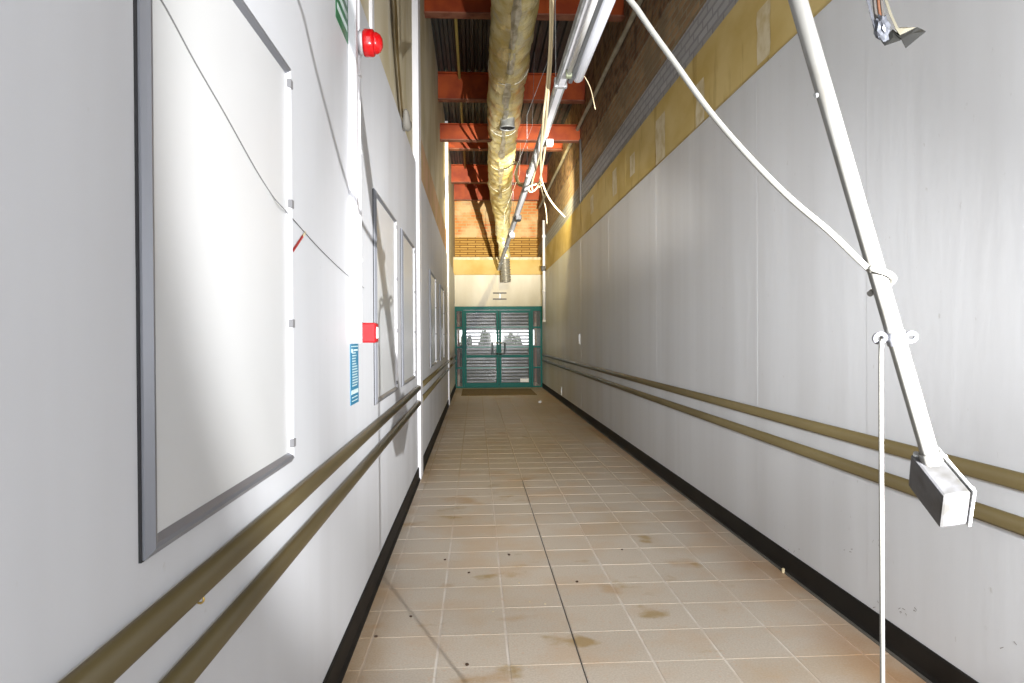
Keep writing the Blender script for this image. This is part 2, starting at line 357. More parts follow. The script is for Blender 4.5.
for q in [(756, 769, 6, 61), (695, 703, 82, 126), (655, 664, 117, 164), (629, 634, 155, 176), (612, 616, 170, 196), (590, 593, 196, 214)]: wpatch(*q)
MB().box(XR+0.026, XR+0.04, REAR, YB, 3.615, 3.93).build('grey_brick_band', GREYB, wr)
MB().box(XR+0.030, XR+0.04, REAR, YB, 4.42, ZD).build('dark_brick_face', BROWNB, wr)
MB().box(XR+0.002, XR+0.04, 11.48, 11.56, 3.60, 4.68).build('corner_bead', DARKC, wr)

# end wall above the doors, brick wall behind and above
we = struct(MB().box(XL-0.1, XR+0.1, YE, YE+0.12, 2.16, ZW).build('wall_end', CREAM), 'cream panelled end wall above the teal doors')
for a, b in [(-0.62, -0.105), (-0.10, 0.92), (0.925, 1.84)]:
    MB().box(a, b, YE-0.008, YE, 2.165, ZW-0.01).build('end_panel', CREAM, we)
MB().box(XL-0.1, XR+0.1, YE-0.012, YE+0.12, ZW+0.005, 3.46).build('yellow_fascia', ENDYEL, we)
MB().box(XL-0.1, XR+0.1, YE-0.02, YE+0.12, 3.40, 3.47).build('pale_capping', PATCH, we)
MB().box(XL-0.1, XR+0.1, YE+0.12, YB, 3.42, 3.45).build('lobby_lid', CREAM, we)
wb = struct(MB().box(XL-0.2, XR+0.2, YB+0.02, YB+0.3, 3.40, ZD+0.4).build('wall_back', ENDB_UP), 'brick wall above and behind the end doors')
MB().box(XL-0.2, XR+0.2, YB, YB+0.02, 3.45, 4.19).build('yellow_brick_face', ENDB_LOW, wb)

# ceiling: trapezoidal steel deck running along the corridor
dk = MB(); x = XL-0.1; prof = []
while x < XR+0.12:
    prof += [(x, ZD), (x+0.045, ZD), (x+0.06, ZD+0.05), (x+0.105, ZD+0.05)]; x += 0.12
for (xa, za), (xb, zb) in zip(prof[:-1], prof[1:]):
    dk.quad((xa, REAR, za), (xb, REAR, zb), (xb, YB+0.1, zb), (xa, YB+0.1, za))
dk.box(XL-0.2, XR+0.2, REAR, YB+0.1, ZD+0.06, ZD+0.09)
struct(dk.build('ceiling', DECK), 'dark corrugated steel roof deck above the red beams')

# ------------------------------------------------------------------ steel beams
def beam(y, z0, z1, label, width=0.15, brk=True):
    t = thing('steel_beam', label, 'beam', (0.6, y, z0), 'red steel roof beams')
    MB().box(XL-0.03, XR+0.035, y-0.006, y+0.006, z0+0.012, z1-0.012).build('web', STEELRED, t)
    MB().box(XL-0.03, XR+0.035, y-width/2, y+width/2, z0, z0+0.016, 0.002).build('bottom_flange', FLANGE, t)
    MB().box(XL-0.03, XR+0.035, y-width/2, y+width/2, z1-0.016, z1, 0.002).build('top_flange', STEELRED, t)
    return t
beam(5.25, 5.16, ZD, 'red steel roof beam above the fluorescent fitting')
beam(8.15, 5.16, ZD, 'red steel roof beam next after the fluorescent fitting, before the duct stub')
beam(11.07, 5.16, ZD, 'deep red steel roof beam just in front of the lower lintel beam')
beam(11.62, 4.67, 4.95, 'lower shallow red steel beam set below the other roof beams', 0.14)
beam(13.95, 5.16, ZD, 'red steel roof beam right behind the lower shallow beam')
beam(16.95, 5.16, ZD, 'red steel roof beam where the foil duct starts turning down')
beam(19.1, 5.16, ZD, 'red steel roof beam against the orange brick wall')

tag(MB().tube([(-0.24, 2.0, 5.52), (-0.24, 19.0, 5.52)], 0.022, 8).build('thin_pipe', YPIPE), 'thin yellow pipe running under the dark roof deck', 'pipe')
pp = [(XR-0.010, y, 4.89+0.006*math.sin(y*3)) for y in [REAR+0.2*i for i in range(0, 103)]]
tag(MB().tube(pp, [0.030+0.012*max(0, noise.noise(Vector((0, p[1]*2.1, 0)))) for p in pp], 8).build('cement_streaked_pipe', CEMENT), 'long pale pipe with cement lumps along the brown brick wall', 'pipe')

# ------------------------------------------------------------------ handrails
def rail(name, y0, y1, zc, side, label, group):
    x0 = XL if side > 0 else XR
    t = thing(name, label, 'handrail', (x0, (y0+y1)/2, zc), group)
    prof = []
    for k in range(13):
        a = -math.pi/2+math.pi*k/12; prof.append((x0+side*(0.012+0.020*math.cos(a)), zc+0.029*math.sin(a)))
    prof = [(x0+side*0.006, zc-0.029)] + prof + [(x0+side*0.006, zc+0.029)]
    MB().extr_y(prof, y0+0.012, y1-0.012, True).build('rail_cover', RAIL, t)
    MB().extr_y([(x0-side*0.002, zc-0.035), (x0+side*0.008, zc-0.035), (x0+side*0.008, zc+0.026), (x0-side*0.002, zc+0.026)], y0+0.012, y1-0.012).build('back_strip', RAILB, t)
    for ya, yb in ((y0, y0+0.014), (y1-0.014, y1)):
        MB().extr_y([(x0, zc-0.030)] + prof[1:-1] + [(x0, zc+0.030)], ya, yb).build('end_cap', RAIL, t)
    return t
for nm, z in (('upper', 0.872), ('lower', 0.729)):
    rail('handrail', REAR+0.1, 6.48, z, 1, f'{nm} olive plastic handrail below the large display frame on the left wall', None)
    rail('handrail', 6.80, 13.45, z, 1, f'{nm} olive plastic handrail between the two white pilasters', None)
    rail('handrail', 13.85, 17.9, z, 1, f'{nm} short olive handrail between the far pilaster and teal doors', None)
    rail('handrail', REAR+0.1, 17.95, z, -1, f'{nm} long olive plastic handrail along the right wall', None)

# ------------------------------------------------------------------ display frames on the left wall
def display(y0, y1, z0, z1, label, d=0.016):
    t = thing('display_frame', label, 'display frame', (XL, (y0+y1)/2, z0), 'display frames on the left wall')
    MB().box(XL-0.001, XL+0.0045, y0-0.004, y1-0.004, z0-0.003, z1-0.004).build('backing', DARKGAP, t)
    MB().box(XL+0.003, XL+0.0075, y0+0.02, y1-0.02, z0+0.02, z1-0.02).build('board', BOARD, t)
    w_ = 0.032
    prof = [(0, 0.001), (0.0, d*0.45), (0.008, d*0.75), (0.014, d), (0.022, d*0.95), (w_, d*0.45), (w_, 0.004)]   # (inwards, outwards)
    def member(name, P, m):
        mb = MB(); n = len(prof); b = 0
        mb.v = [P(u, h, 0) for u, h in prof] + [P(u, h, 1) for u, h in prof]
        for j in range(n): mb.f.append((j, (j+1) % n, n+(j+1) % n, n+j)); mb.sm.append(False)
        mb.f += [tuple(range(n)), tuple(range(n, 2*n))]; mb.sm += [False, False]
        return mb.build(name, m, t)
    member('frame_rail', lambda u, h, e: (XL+h, (y0+u) if not e else (y1-u), z0+u), ALU)
    member('frame_rail', lambda u, h, e: (XL+h, (y0+u) if not e else (y1-u), z1-u), ALU)
    member('frame_stile', lambda u, h, e: (XL+h, y0+u, (z0+u) if not e else (z1-u)), ALU)
    rs = member('frame_stile', lambda u, h, e: (XL+h, y1-u, (z0+u) if not e else (z1-u)), ALULIT)
    for fz in (0.05, 0.35, 0.65, 0.95):
        zz = z0+(z1-z0)*fz; MB().box(XL+d*0.5, XL+d+0.003, y1-0.030, y1-0.006, zz-0.012, zz+0.012, 0.001).build('clip', CLIP, rs)
    return t
display(1.152, 2.05, 0.985, 2.15, 'large blank display frame crossed by a thin grey shadow line', 0.02)
display(3.74, 4.71, 0.985, 2.16, 'blank display frame just beyond the red call point', 0.02)
display(5.10, 6.08, 0.985, 2.16, 'blank display frame right beside the first white pilaster', 0.02)
display(8.22, 9.30, 0.985, 2.16, 'first blank display frame past the first pilaster', 0.02)
display(10.50, 11.6, 0.985, 2.16, 'last blank display frame before the far pilaster', 0.02)

# ------------------------------------------------------------------ trunking, alarm sounder, call point, notices
t = thing('cable_trunking', 'white vertical cable trunking leading to the red alarm sounder', 'trunking', (XL, 3.1, 1.3))
MB().box(XL-0.001, XL+0.030, 3.055, 3.105, 1.335, 4.6, 0.002).build('trunk_body', WTRIM, t)
MB().box(XL+0.029, XL+0.034, 3.058, 3.102, 1.335, 4.6, 0.001).build('trunk_lid', WTRIM, t)
t = thing('cable_trunking', 'white vertical conduit just behind the trunking, running down to red call point', 'conduit', (XL, 3.18, 1.4))
MB().tube([(XL+0.016, 3.185, 1.42), (XL+0.016, 3.185, 4.6)], 0.016, 10).build('conduit_tube', WTRIM, t)
for z in (1.7, 2.2, 2.55, 3.1): MB().box(XL-0.001, XL+0.034, 3.166, 3.204, z, z+0.018, 0.002).build('saddle', WPLAS, t)

def lathe_x(prof, cy, cz, n=24):
    m = MB(); b = 0; k = len(prof)
    for x_, r in prof:
        for j in range(n): a = 2*math.pi*j/n; m.v.append((x_, cy+r*math.cos(a), cz+r*math.sin(a)))
    for i in range(k-1):
        for j in range(n): m.f.append((i*n+j, i*n+(j+1) % n, (i+1)*n+(j+1) % n, (i+1)*n+j)); m.sm.append(True)
    m.f += [tuple(reversed(range(n))), tuple((k-1)*n+j for j in range(n))]; m.sm += [False, False]
    return m
sy, sz = 3.17, 2.70
t = thing('alarm_sounder', 'round red fire alarm sounder on a white base high on left wall', 'alarm', (XL, sy, sz))
lathe_x([(XL+0.030, 0.050), (XL+0.030, 0.052), (XL+0.052, 0.052), (XL+0.054, 0.050)], sy, sz).build('base', WPLAS, t)
hx = XL+0.052
lathe_x([(hx-0.002, 0.050), (hx, 0.060), (hx+0.008, 0.062), (hx+0.040, 0.060), (hx+0.046, 0.055)], sy, sz).build('housing', RED, t)
lathe_x([(hx+0.044, 0.050), (hx+0.058, 0.048), (hx+0.074, 0.038), (hx+0.083, 0.020), (hx+0.085, 0.004)], sy, sz).build('lens', RED, t)
cy, cz = 3.15, 1.372
t = thing('call_point', 'small red break-glass fire call point at the trunking foot', 'call point', (XL, cy, cz))
MB().box(XL-0.001, XL+0.042, cy-0.044, cy+0.044, cz-0.046, cz+0.046, 0.004).build('back_box', WPLAS, t)
MB().box(XL+0.040, XL+0.104, cy-0.043, cy+0.043, cz-0.045, cz+0.045, 0.006).build('red_body', REDM, t)
MB().box(XL+0.1035, XL+0.107, cy-0.028, cy+0.028, cz-0.026, cz+0.026, 0.001).build('glass_panel', WPLAS, t)

def notice(y0, y1, z0, z1, m, label, cat, rows):
    t = thing('notice', label, cat, (XL, (y0+y1)/2, z0))
    MB().box(XL-0.001, XL+0.0025, y0, y1, z0, z1).build('plate', m, t)
    for (a, b, c, d) in rows:
        MB().box(XL+0.002, XL+0.0034, y0+(y1-y0)*a, y0+(y1-y0)*b, z0+(z1-z0)*c, z0+(z1-z0)*d).build('printed_line', PRINT, t)
rows = [(0.1, 0.9, 0.95, 0.965)]
for i in range(13):
    z = 0.30+0.045*i
    rows += [(0.22, random.uniform(0.6, 0.92), z, z+0.018)]
rows += [(0.1, 0.3, 0.86, 0.92), (0.40, 0.9, 0.88, 0.91), (0.08, 0.92, 0.17, 0.24), (0.15, 0.8, 0.11, 0.125), (0.15, 0.85, 0.05, 0.065)]
notice(3.04, 3.245, 1.05, 1.322, BLUE, 'blue fire action notice with white print under the call point', 'notice', rows)
rows = [(0.08, 0.92, 0.12+0.155*i, 0.19+0.155*i) for i in range(6)]
notice(2.785, 3.045, 2.64, 3.0, GREEN, 'green safety sign with white lines beside the trunking top', 'sign', rows)

# shadow built as a wire, red tape tag, brass hook, shadow as a strip
wpts = [onX(x_, y_, XL+0.0090) for x_, y_ in [(150, -16), (166, 8), (195, 62), (225, 114), (255, 168), (272, 195)]] + [onX(283, 208, XL+0.0225)] + [onX(x_, y_, XL+0.004) for x_, y_ in [(293, 219), (320, 249), (345, 273), (364, 288)]]  # cast shadow over frame and wall, modelled as a thin tube
tag(MB().tube(smooth_path(wpts, 5), 0.0016, 6).build('shadow_line', mat('grey_shadow', (120, 120, 120), 0.5)), 'thin grey tube drawn as a shadow slanting over the large display frame to the trunking', 'wire')  # category 'wire' here stands for a cast shadow, not a real wire
a, b = onX(293, 251, XL+0.003), onX(303, 236, XL+0.003); c = onX(306, 232, XL+0.003)
t = thing('tape_tag', 'little slanting strip of red tape on left wall', 'tape', a)
n_ = Vector((0, -0.6, 0.5)).normalized()*0.006
MB().quad(a-n_, a+n_, b+n_, b-n_).quad(a-n_+Vector((-.004, 0, 0)), a+n_+Vector((-.004, 0, 0)), b+n_+Vector((-.004, 0, 0)), b-n_+Vector((-.004, 0, 0))).build('red_strip', REDM, t)
MB().quad(b-n_, b+n_, c+n_, c-n_).build('pale_end', PATCH, t)
hk = onX(198, 596, XL+0.012)
t = thing('brass_hook', 'tiny brass screw hook under the upper left handrail', 'hook', hk)
MB().tube([(XL-0.002, hk.y, hk.z), (XL+0.016, hk.y, hk.z)], 0.003, 8).build('shank', BRASS, t)
MB().tube([(XL+0.016+0.007*math.sin(q*0.5), hk.y, hk.z-0.007+0.007*math.cos(q*0.5)) for q in range(9)], 0.0024, 6).build('curl', BRASS, t)
pl = [onX(x_, y_, XL+0.004) for x_, y_ in [(393, -30), (396, 10), (397, 45), (400, 85), (403, 120)]]  # band of shadow built as a brown strip with a curl
t = thing('shadow_strip', 'brown strip with a curled end drawn for a shadow on upper left wall', 'strip', pl[-1])
m = MB(); hw = 0.10
for p, q in zip(pl[:-1], pl[1:]): m.quad(p+Vector((0, -hw, 0)), p+Vector((0, hw, 0)), q+Vector((0, hw, 0)), q+Vector((0, -hw, 0)))
m.build('strip', BROWNSH, t)
e = pl[-1]
MB().tube([(e.x+0.036, e.y-0.02*q, e.z-0.05*math.sin(q*0.55)-0.02) for q in range(9)], [0.030, .034, .036, .036, .034, .030, .026, .022, .012], 8).build('curl', mat('grey_curl', (118, 114, 106), 0.6), t)

# ------------------------------------------------------------------ insulated duct
dp = [(0.40, 2.0, 4.80), (0.42, 6.0, 4.80), (0.44, 9.5, 4.80), (0.49, 12.4, 4.80), (0.55, 14.8, 4.80), (0.60, 16.1, 4.74), (0.65, 16.95, 4.52), (0.69, 17.40, 4.15), (0.72, 17.58, 3.72), (0.755, 17.62, 3.36)]
drr = [0.25, 0.25, 0.25, 0.25, 0.25, 0.25, 0.23, 0.185, 0.15, 0.135]
dpath = smooth_path(dp, 40); nd = len(dpath)
rr = []
for i in range(nd):
    f = i/(nd-1)*(len(drr)-1); k = min(int(f), len(drr)-2); rr.append(drr[k]+(drr[k+1]-drr[k])*(f-k))
duct = thing('ventilation_duct', 'foil wrapped yellowish ventilation duct hanging below the red beams', 'duct', (0.45, 10, 4.55))
m = MB().tube(dpath, rr, 40)
vv = []
for i, v in enumerate(m.v):
    p = Vector(v); k = min(i//40, nd-1); ctr = dpath[k]; r_ = (p-ctr); ln = r_.length
    dsp = 0.030*noise.noise(p*3.0)+0.024*noise.noise(p*7.0+Vector((5, 3, 1)))+0.014*noise.noise(p*17.0)
    dsp += -0.012*max(0, math.cos(p.y*2*math.pi/1.15))**8
    vv.append(tuple(ctr + r_*(1+dsp/max(ln, 0.05))))
m.v = vv; m.build('insulated_section', FOIL, duct)
# crumpled silver seam along the underside
sm_ = MB(); prevp = None
for i in range(0, 360, 3):
    c_ = dpath[i]; r_ = rr[i]*1.02+0.012*noise.noise(c_*6)
    row = []
    for a in (-0.20, -0.08, 0.04, 0.16):
        a2 = a*(0.7+1.2*max(0, noise.noise(Vector((3, c_.y*1.7, 2)))))+0.16*noise.noise(Vector((a, c_.y*2.2, 1))); row.append((c_.x+math.sin(a2)*(r_+0.010*random.random()), c_.y, c_.z-math.cos(a2)*(r_+0.012*random.random())))
    if prevp and c_.y < 15.8:
        for j in range(3): sm_.quad(prevp[j], prevp[j+1], row[j+1], row[j])
    prevp = row
sm_.build('tape_seam', TAPE, duct)
for y in (4.1, 6.35, 8.7, 10.9, 13.1, 15.0):
    k = min(range(nd), key=lambda i: abs(dpath[i].y-y)); c_ = dpath[k]
    ring = [(c_.x+math.cos(a)*(0.256), c_.y+0.01*math.sin(3*a), c_.z+math.sin(a)*(0.256)) for a in [2*math.pi*q/36 for q in range(36)]]
    MB().tube(ring, 0.006, 6, closed=True).build('strap', TAPE, duct)
s_ = onZ(507.5, 124, 4.50)
sp_ = thing_part = MB().tube([(s_.x, s_.y, 4.62), (s_.x, s_.y, 4.46), (s_.x, s_.y, 4.455), (s_.x, s_.y, 4.43)], [0.105, 0.105, 0.118, 0.118], 24, caps=False).build('branch_stub', GALV, duct)
MB().tube([(s_.x, s_.y, 4.440), (s_.x, s_.y, 4.452)], 0.10, 20).build('stub_hole', DARKGAP, sp_)
fp = []; fr = []
for i in range(61):
    f = i/60; fp.append((0.750+0.035*f, 17.62, 3.42-0.66*f)); fr.append(0.135 if i % 6 < 3 else 0.118)
MB().tube(fp, fr, 24).build('flexible_hose', FLEX, duct)

# ------------------------------------------------------------------ lighting trunking with fluorescent fitting
ZT = 3.09
def tx(y): return 0.60
tr = thing('lighting_trunking', 'long galvanised lighting trunking hung along the corridor below the duct', 'trunking', (0.6, 9, ZT))
MB().extr_y([(0.565, ZT+0.05), (0.565, ZT), (0.635, ZT), (0.635, ZT+0.05), (0.630, ZT+0.05), (0.630, ZT+0.005), (0.570, ZT+0.005), (0.570, ZT+0.05)], 0.3, 17.9).build('channel', GALV, tr)
MB().extr_y([(0.580, ZT-0.006), (0.620, ZT-0.006), (0.620, ZT+0.001), (0.580, ZT+0.001)], 0.3, 17.9).build('cover_strip', WTRIM, tr)
for y in (2.6, 4.75, 7.4, 10.2, 13.2, 16.2):
    MB().box(0.556, 0.644, y-0.02, y+0.02, ZT-0.008, ZT+0.062, 0.003).build('clamp', GALV, tr)
    MB().tube([(0.567, y, ZT+0.05), (0.567, y, 3.75), (0.86, y, 4.5), (0.90, y, ZD)], 0.0025, 6).build('hanger_wire', GALV, tr)
lf = thing('fluorescent_light', 'white twin fluorescent fitting fixed beside the hanging trunking', 'light fitting', (0.68, 3.9, ZT-0.02))
FX = 0.70
MB().box(0.636, 0.662, 2.9, 4.62, ZT-0.025, ZT+0.055, 0.004).build('spine', mat('grey_fitting', (120, 122, 124), 0.45, metal=0.3), lf)
MB().tube([(FX, 2.92, ZT+0.012), (FX, 4.60, ZT+0.012), (FX, 4.625, ZT+0.012), (FX, 4.635, ZT+0.012)], [0.036, 0.036, 0.030, 0.012], 18).build('diffuser_cover', mat('opal_diffuser', (214, 216, 222), 0.3), lf)
MB().tube([(0.615, 3.0, ZT-0.030), (0.615, 4.42, ZT-0.030)], 0.016, 14).build('tube', TUBE, lf)
for y in (2.97, 4.44): MB().box(0.596, 0.634, y-0.022, y+0.022, ZT-0.052, ZT-0.002, 0.003).build('lamp_holder', mat('lamp_holder_green', (150, 156, 130), 0.5), lf)
MB().tube(smooth_path([(0.700, 4.60, ZT+0.045), (0.74, 4.66, ZT+0.06), (0.80, 4.70, ZT-0.02), (0.835, 4.70, ZT-0.17)], 6), 0.003, 6).build('flex_tail', CREAMC, lf)
bx_ = onX(549, 143, 0.655)
t = thing('junction_box', 'small white junction box on the trunking side', 'box', (0.655, bx_.y, bx_.z))
MB().box(0.634, 0.690, bx_.y-0.03, bx_.y+0.03, bx_.z-0.028, bx_.z+0.028, 0.005).build('box_body', WPLAS, t)
MB().box(0.640, 0.684, bx_.y-0.034, bx_.y-0.029, bx_.z-0.022, bx_.z+0.022, 0.001).build('box_lid', WTRIM, t)

# loose cables about the trunking
def cable(name, pts, r, m, label, cat='cable', n=8, seg=8, group=None):
    return tag(MB().tube(smooth_path(pts, seg), r, n).build(name, m), label, cat, group)
Yc = 5.0
cable('hanging_cable', [onY(551, -60, Yc), onY(550.5, 0, Yc), onY(550, 40, Yc), onY(547, 85, Yc), onY(543.5, 118, Yc), onY(541, 150, 5.9), onY(541, 175, 7.0), onY(545, 190, 7.2), onY(553, 204, 7.2), onY(565, 217, 7.2)], 0.009, CREAMC, 'cream cable dropping past the trunking with a loose curled end', 'cable')
cable('hanging_cable', [onY(552.5, -60, Yc+.03), onY(553, 0, Yc+.03), onY(551, 60, Yc+.03), onY(547.5, 105, Yc+.03), onY(544, 135, 5.6), onY(537, 165, 6.9), onY(532, 184, 7.6), onY(534, 190, 7.7), onY(543, 184, 7.6)], 0.009, CREAMC, 'cream cable ending in a small tangle on the trunking', 'cable')
cable('hanging_cable', [onY(545, 120, 5.9), onY(546, 140, 6.2), onY(542, 168, 7.0), onY(538, 186, 7.5), onY(531, 192, 7.6), onY(529, 187, 7.6), onY(540, 183, 7.5)], 0.010, CREAMC, 'cream cable looped round the trunking by the white junction box', 'cable')
cable('dark_flex', [(0.49, 13.0, 4.56), onY(516.5, 163, 13.0), onY(516, 175, 12.6), onY(519, 184, 12.0), onY(524, 188, 10.6), (0.60, 9.7, ZT+0.05)], 0.03, DARKC, 'dark flexible pipe sagging from the duct to the trunking', 'pipe')
cable('tan_cable', [onY(540, 184, 7.4), onY(543, 196, 7.6), onY(546, 210, 7.8), onY(547, 224, 8.0)], 0.006, CREAMC, 'short tan cable end dangling straight below the tangle', 'cable')
for (px, py, lab) in ((517, 226, 'dark bracket under the trunking near the duct end'), (511, 241, 'small pale connector under the far end of the trunking')):
    yy = onX(px, py, 0.6).y
    zz = onX(px, py, 0.6).z
    o = MB().box(0.575, 0.660, min(yy, 17)-0.10, min(yy, 17)+0.10, ZT-0.07, ZT+0.002, 0.01).build('trunking_bracket', GALVD if px == 517 else WPLAS); tag(o, lab, 'bracket')

# ------------------------------------------------------------------ fallen conduit with its box, and cords in front
YC = 0.99
CLAMP = mat('clamp_zinc', (112, 113, 118), 0.4, metal=0.2)
cb, ct = onY(932, 462, YC+0.035), onY(795, -10, YC)
axis = (ct-cb).normalized()
cd = thing('fallen_conduit', 'white steel conduit leaning down with a metal switch box on its end', 'conduit', cb)
upper = ct + axis*0.75
cpath = [cb - axis*0.004, cb+axis*0.2, ct, upper, upper+Vector((0.03, 0, 0.10)), upper+Vector((0.12, 0, 0.22))]
cpath += [Vector((0.40, YC, ZT-0.02)), Vector((0.60, YC, ZT+0.015))]
MB().tube(smooth_path(cpath[:3], 3)[:-1] + smooth_path(cpath[2:], 8), 0.0128, 18).build('conduit_tube', CONDUIT, cd)
MB().tube([cb - axis*0.002, cb+axis*0.016], 0.0155, 16).build('lock_nut', CONDUIT, cd)
k1 = onY(848, 92, YC) ; side = axis.cross(Vector((0, 1, 0))).normalized()
# switch box
ax2 = onY(940, 500, YC-0.03) - cb; ax2.normalize()
vx = ax2.cross(Vector((0, 1, 0))).normalized(); 
if vx.x < 0: vx = -vx
vn = ax2.cross(vx).normalized()
if vn.y > 0: vn = -vn
# tilt the box so its far end comes towards the viewer
tilt = Matrix.Rotation(math.radians(0), 3, vx)
def bxl(mb, a0, a1, b0, b1, c0, c1, ch):
    """box along (ax2, vx, vn) about the conduit's foot"""
    bm = bmesh.new(); bmesh.ops.create_cube(bm, size=1.0)
    for v in bm.verts: v.co = Vector(((a0+a1)/2+v.co.x*(a1-a0), (b0+b1)/2+v.co.y*(b1-b0), (c0+c1)/2+v.co.z*(c1-c0)))
    bmesh.ops.bevel(bm, geom=list(bm.edges), offset=ch, segments=2, affect='EDGES', profile=0.6)
    for v in bm.verts:
        q = v.co.copy(); v.co = cb + A1*q.x + A2*q.y + A3*q.z
    mb.add_bm(bm); return mb
# box axes: A1 down its length (towards viewer and down), A2 across (right), A3 out of the lid (back right)
A1 = Vector((-0.05, -0.87, -0.49)).normalized(); A2 = Vector((0.238, 0.467, -0.853)); A2 = (A2 - A1*A2.dot(A1)).normalized(); A3 = A2.cross(A1).normalized()
if A3.x < 0: A3 = -A3
sb = bxl(MB(), -0.022, 0.074, -0.002, 0.064, -0.022, 0.018, 0.004).build('switch_box', GALVD, cd)
bxl(MB(), -0.026, 0.077, -0.005, 0.067, 0.018, 0.023, 0.002).build('box_lid', GALV, sb)
for a_, b_ in ((-0.012, 0.006), (0.062, 0.006), (0.02, 0.054)):
    MB().tube([cb+A1*a_+A2*b_+A3*0.021, cb+A1*a_+A2*b_+A3*0.028], 0.0045, 10).build('screw', GALV, sb)
for b_ in (-0.024, 0.024):
    MB().tube([cb+A1*-0.018-A2*0.006+A3*b_*0.6, cb+A1*-0.018+A2*0.004+A3*b_*0.6], 0.005, 10).build('fixing_lug', GALV, sb)
# saddle clamp with two eyes
sc = cb + axis*((onY(893, 343, YC)-cb).dot(axis)); lat = Vector((1, 0, 0.02)).normalized()
cl = MB().tube([sc-axis*0.010, sc+axis*0.010], 0.0145, 18).build('saddle_clamp', CLAMP, cd)
for s_, d_ in ((-1, 0.0255), (1, 0.0235)):
    q = sc+lat*(s_*d_)
    ring = [q + lat*(math.cos(a)*0.0085) + Vector((0, -0.25, 1)).normalized()*(math.sin(a)*0.0068) for a in [2*math.pi*k/20 for k in range(20)]]
    MB().tube(ring, 0.0036, 8, closed=True).build('clamp_eye', CLAMP, cl)
kk = cb + axis*((onY(855, 82, YC)-cb).dot(axis))
MB().tube([kk - side*0.016*(1 if side.x > 0 else -1), kk + side*0.0], 0.004, 8).build('set_screw', GALV, cd)

def P0(x_, y_, Y): return onY(x_, y_, Y)
wrap = cb + axis*((onY(883, 282, YC)-cb).dot(axis))
e1 = lat; e2 = Vector((0, 1, 0))
turn = []
for k in range(14):
    a = math.radians(200 + k*22); turn.append(wrap + axis*(0.022-0.0032*k) + e1*(math.cos(a)*0.0195) + e2*(math.sin(a)*0.0195))
cab = [Vector((0.60, 1.3, ZT-0.004)), Vector((0.30, 1.2, 2.98)), Vector((-0.02, 1.08, 2.6)), P0(575, -90, 1.05), P0(637, 9, 1.04), P0(675, 63, 1.03), P0(712, 114, 1.025), P0(752, 160, 1.01), P0(791, 199, 0.995), P0(830, 232, 0.98)] + turn[:]
tag(MB().tube(smooth_path(cab, 5), 0.0047, 12).build('thick_white_cable', CABLE), 'thick white cable swooping down and wrapped round the fallen conduit', 'cable')
cx_ = onY(881, 352, YC+0.012)
cord = [sc+Vector((-0.012, 0.016, 0.0)), Vector((cx_.x, cx_.y, cx_.z)), onY(881, 420, YC+.012), onY(881.5, 520, YC+.012), onY(882.5, 683, YC+.012), Vector((onY(883, 700, YC+.012).x, YC+0.012, 0.5)), Vector((onY(883, 700, YC+.012).x+0.004, YC+0.012, 0.012)), Vector((0.50, 0.80, 0.006)), Vector((0.36, 0.70, 0.006))]
tag(MB().tube(smooth_path(cord, 7), 0.0035, 10).build('white_cord', CABLE), 'thin white cord hanging straight down from the conduit clamp to floor', 'cord')

# torn trunking scrap
YS = 1.12
t = thing('torn_trunking', 'torn piece of metal cable trunking dangling before the right wall', 'scrap', onY(895, 40, YS))
def ribbon(pts, wv, m, nm, th=0.0012):
    mb = MB(); pts = [Vector(p) for p in pts]; off = Vector((0.0005, th, 0))
    for p, q in zip(pts[:-1], pts[1:]):
        mb.quad(p-wv, p+wv, q+wv, q-wv); mb.quad(p-wv+off, p+wv+off, q+wv+off, q-wv+off)
    return mb.build(nm, m, t)
ribbon([(0.585, YS, ZT+0.01), (0.62, YS, 2.4), onY(866, -30, YS), onY(868, 0, YS), onY(873, 20, YS), onY(880, 38, YS)], Vector((0.004, 0.002, 0)), SCRAPF, 'metal_strip')
ribbon([(0.635, YS+0.02, ZT+0.01), (0.66, YS+.02, 2.4), onY(884, -30, YS+.02), onY(886, 0, YS+.02), onY(891, 15, YS+.01), onY(897, 28, YS)], Vector((0.004, 0.002, 0.001)), mat('beige_plastic', (78, 75, 64), 0.5), 'plastic_strip')
for dx, mm in ((874, DARKC), (878, ORANGEW), (881, DARKC)):
    MB().tube(smooth_path([onY(dx-3, -40, YS+.008), onY(dx, 0, YS+.008), onY(dx+1, 10, YS+.008), onY(dx+3, 24, YS+.006)], 4), 0.0026, 6).build('wire', mm, t)
bm = bmesh.new(); bmesh.ops.create_icosphere(bm, subdivisions=3, radius=1.0)
fc = onY(882, 28, YS)
for v in bm.verts:
    n_ = noise.noise(v.co*1.9)*0.45+noise.noise(v.co*4.3)*0.25; q = v.co*(1+n_); v.co = fc + Vector((q.x*0.012+q.z*-0.004, q.y*0.010, q.z*0.021))
mb = MB(); mb.add_bm(bm); mb.build('foil_lump', SCRAPF, t)
def flap(pix, dys, m):
    mb = MB(); pts = [onY(x_, y_, YS+d_) for (x_, y_), d_ in zip(pix, dys)]
    c = sum(pts, Vector())/len(pts); 
    off = Vector((0.001, 0.0025, 0.0005))
    n = len(pts)
    for j in range(n): mb.poly([pts[j], pts[(j+1) % n], c+Vector((0, -0.003, 0))]); mb.poly([pts[j]+off, pts[(j+1) % n]+off, c+off])
    for j in range(n): mb.quad(pts[j], pts[(j+1) % n], pts[(j+1) % n]+off, pts[j]+off)
    mb.build('metal_flap', m, t)
flap([(881, 40.5), (893, 29), (900, 36), (901, 40), (885, 45.5)], [0.0, 0.012, 0.005, -0.004, -0.01], CHARC)
flap([(893, 32), (900, 36), (917, 27), (922, 29), (926, 31.5), (906, 48), (901.5, 39)], [0.006, 0.0, 0.016, 0.018, 0.012, -0.008, -0.004], CHARC)
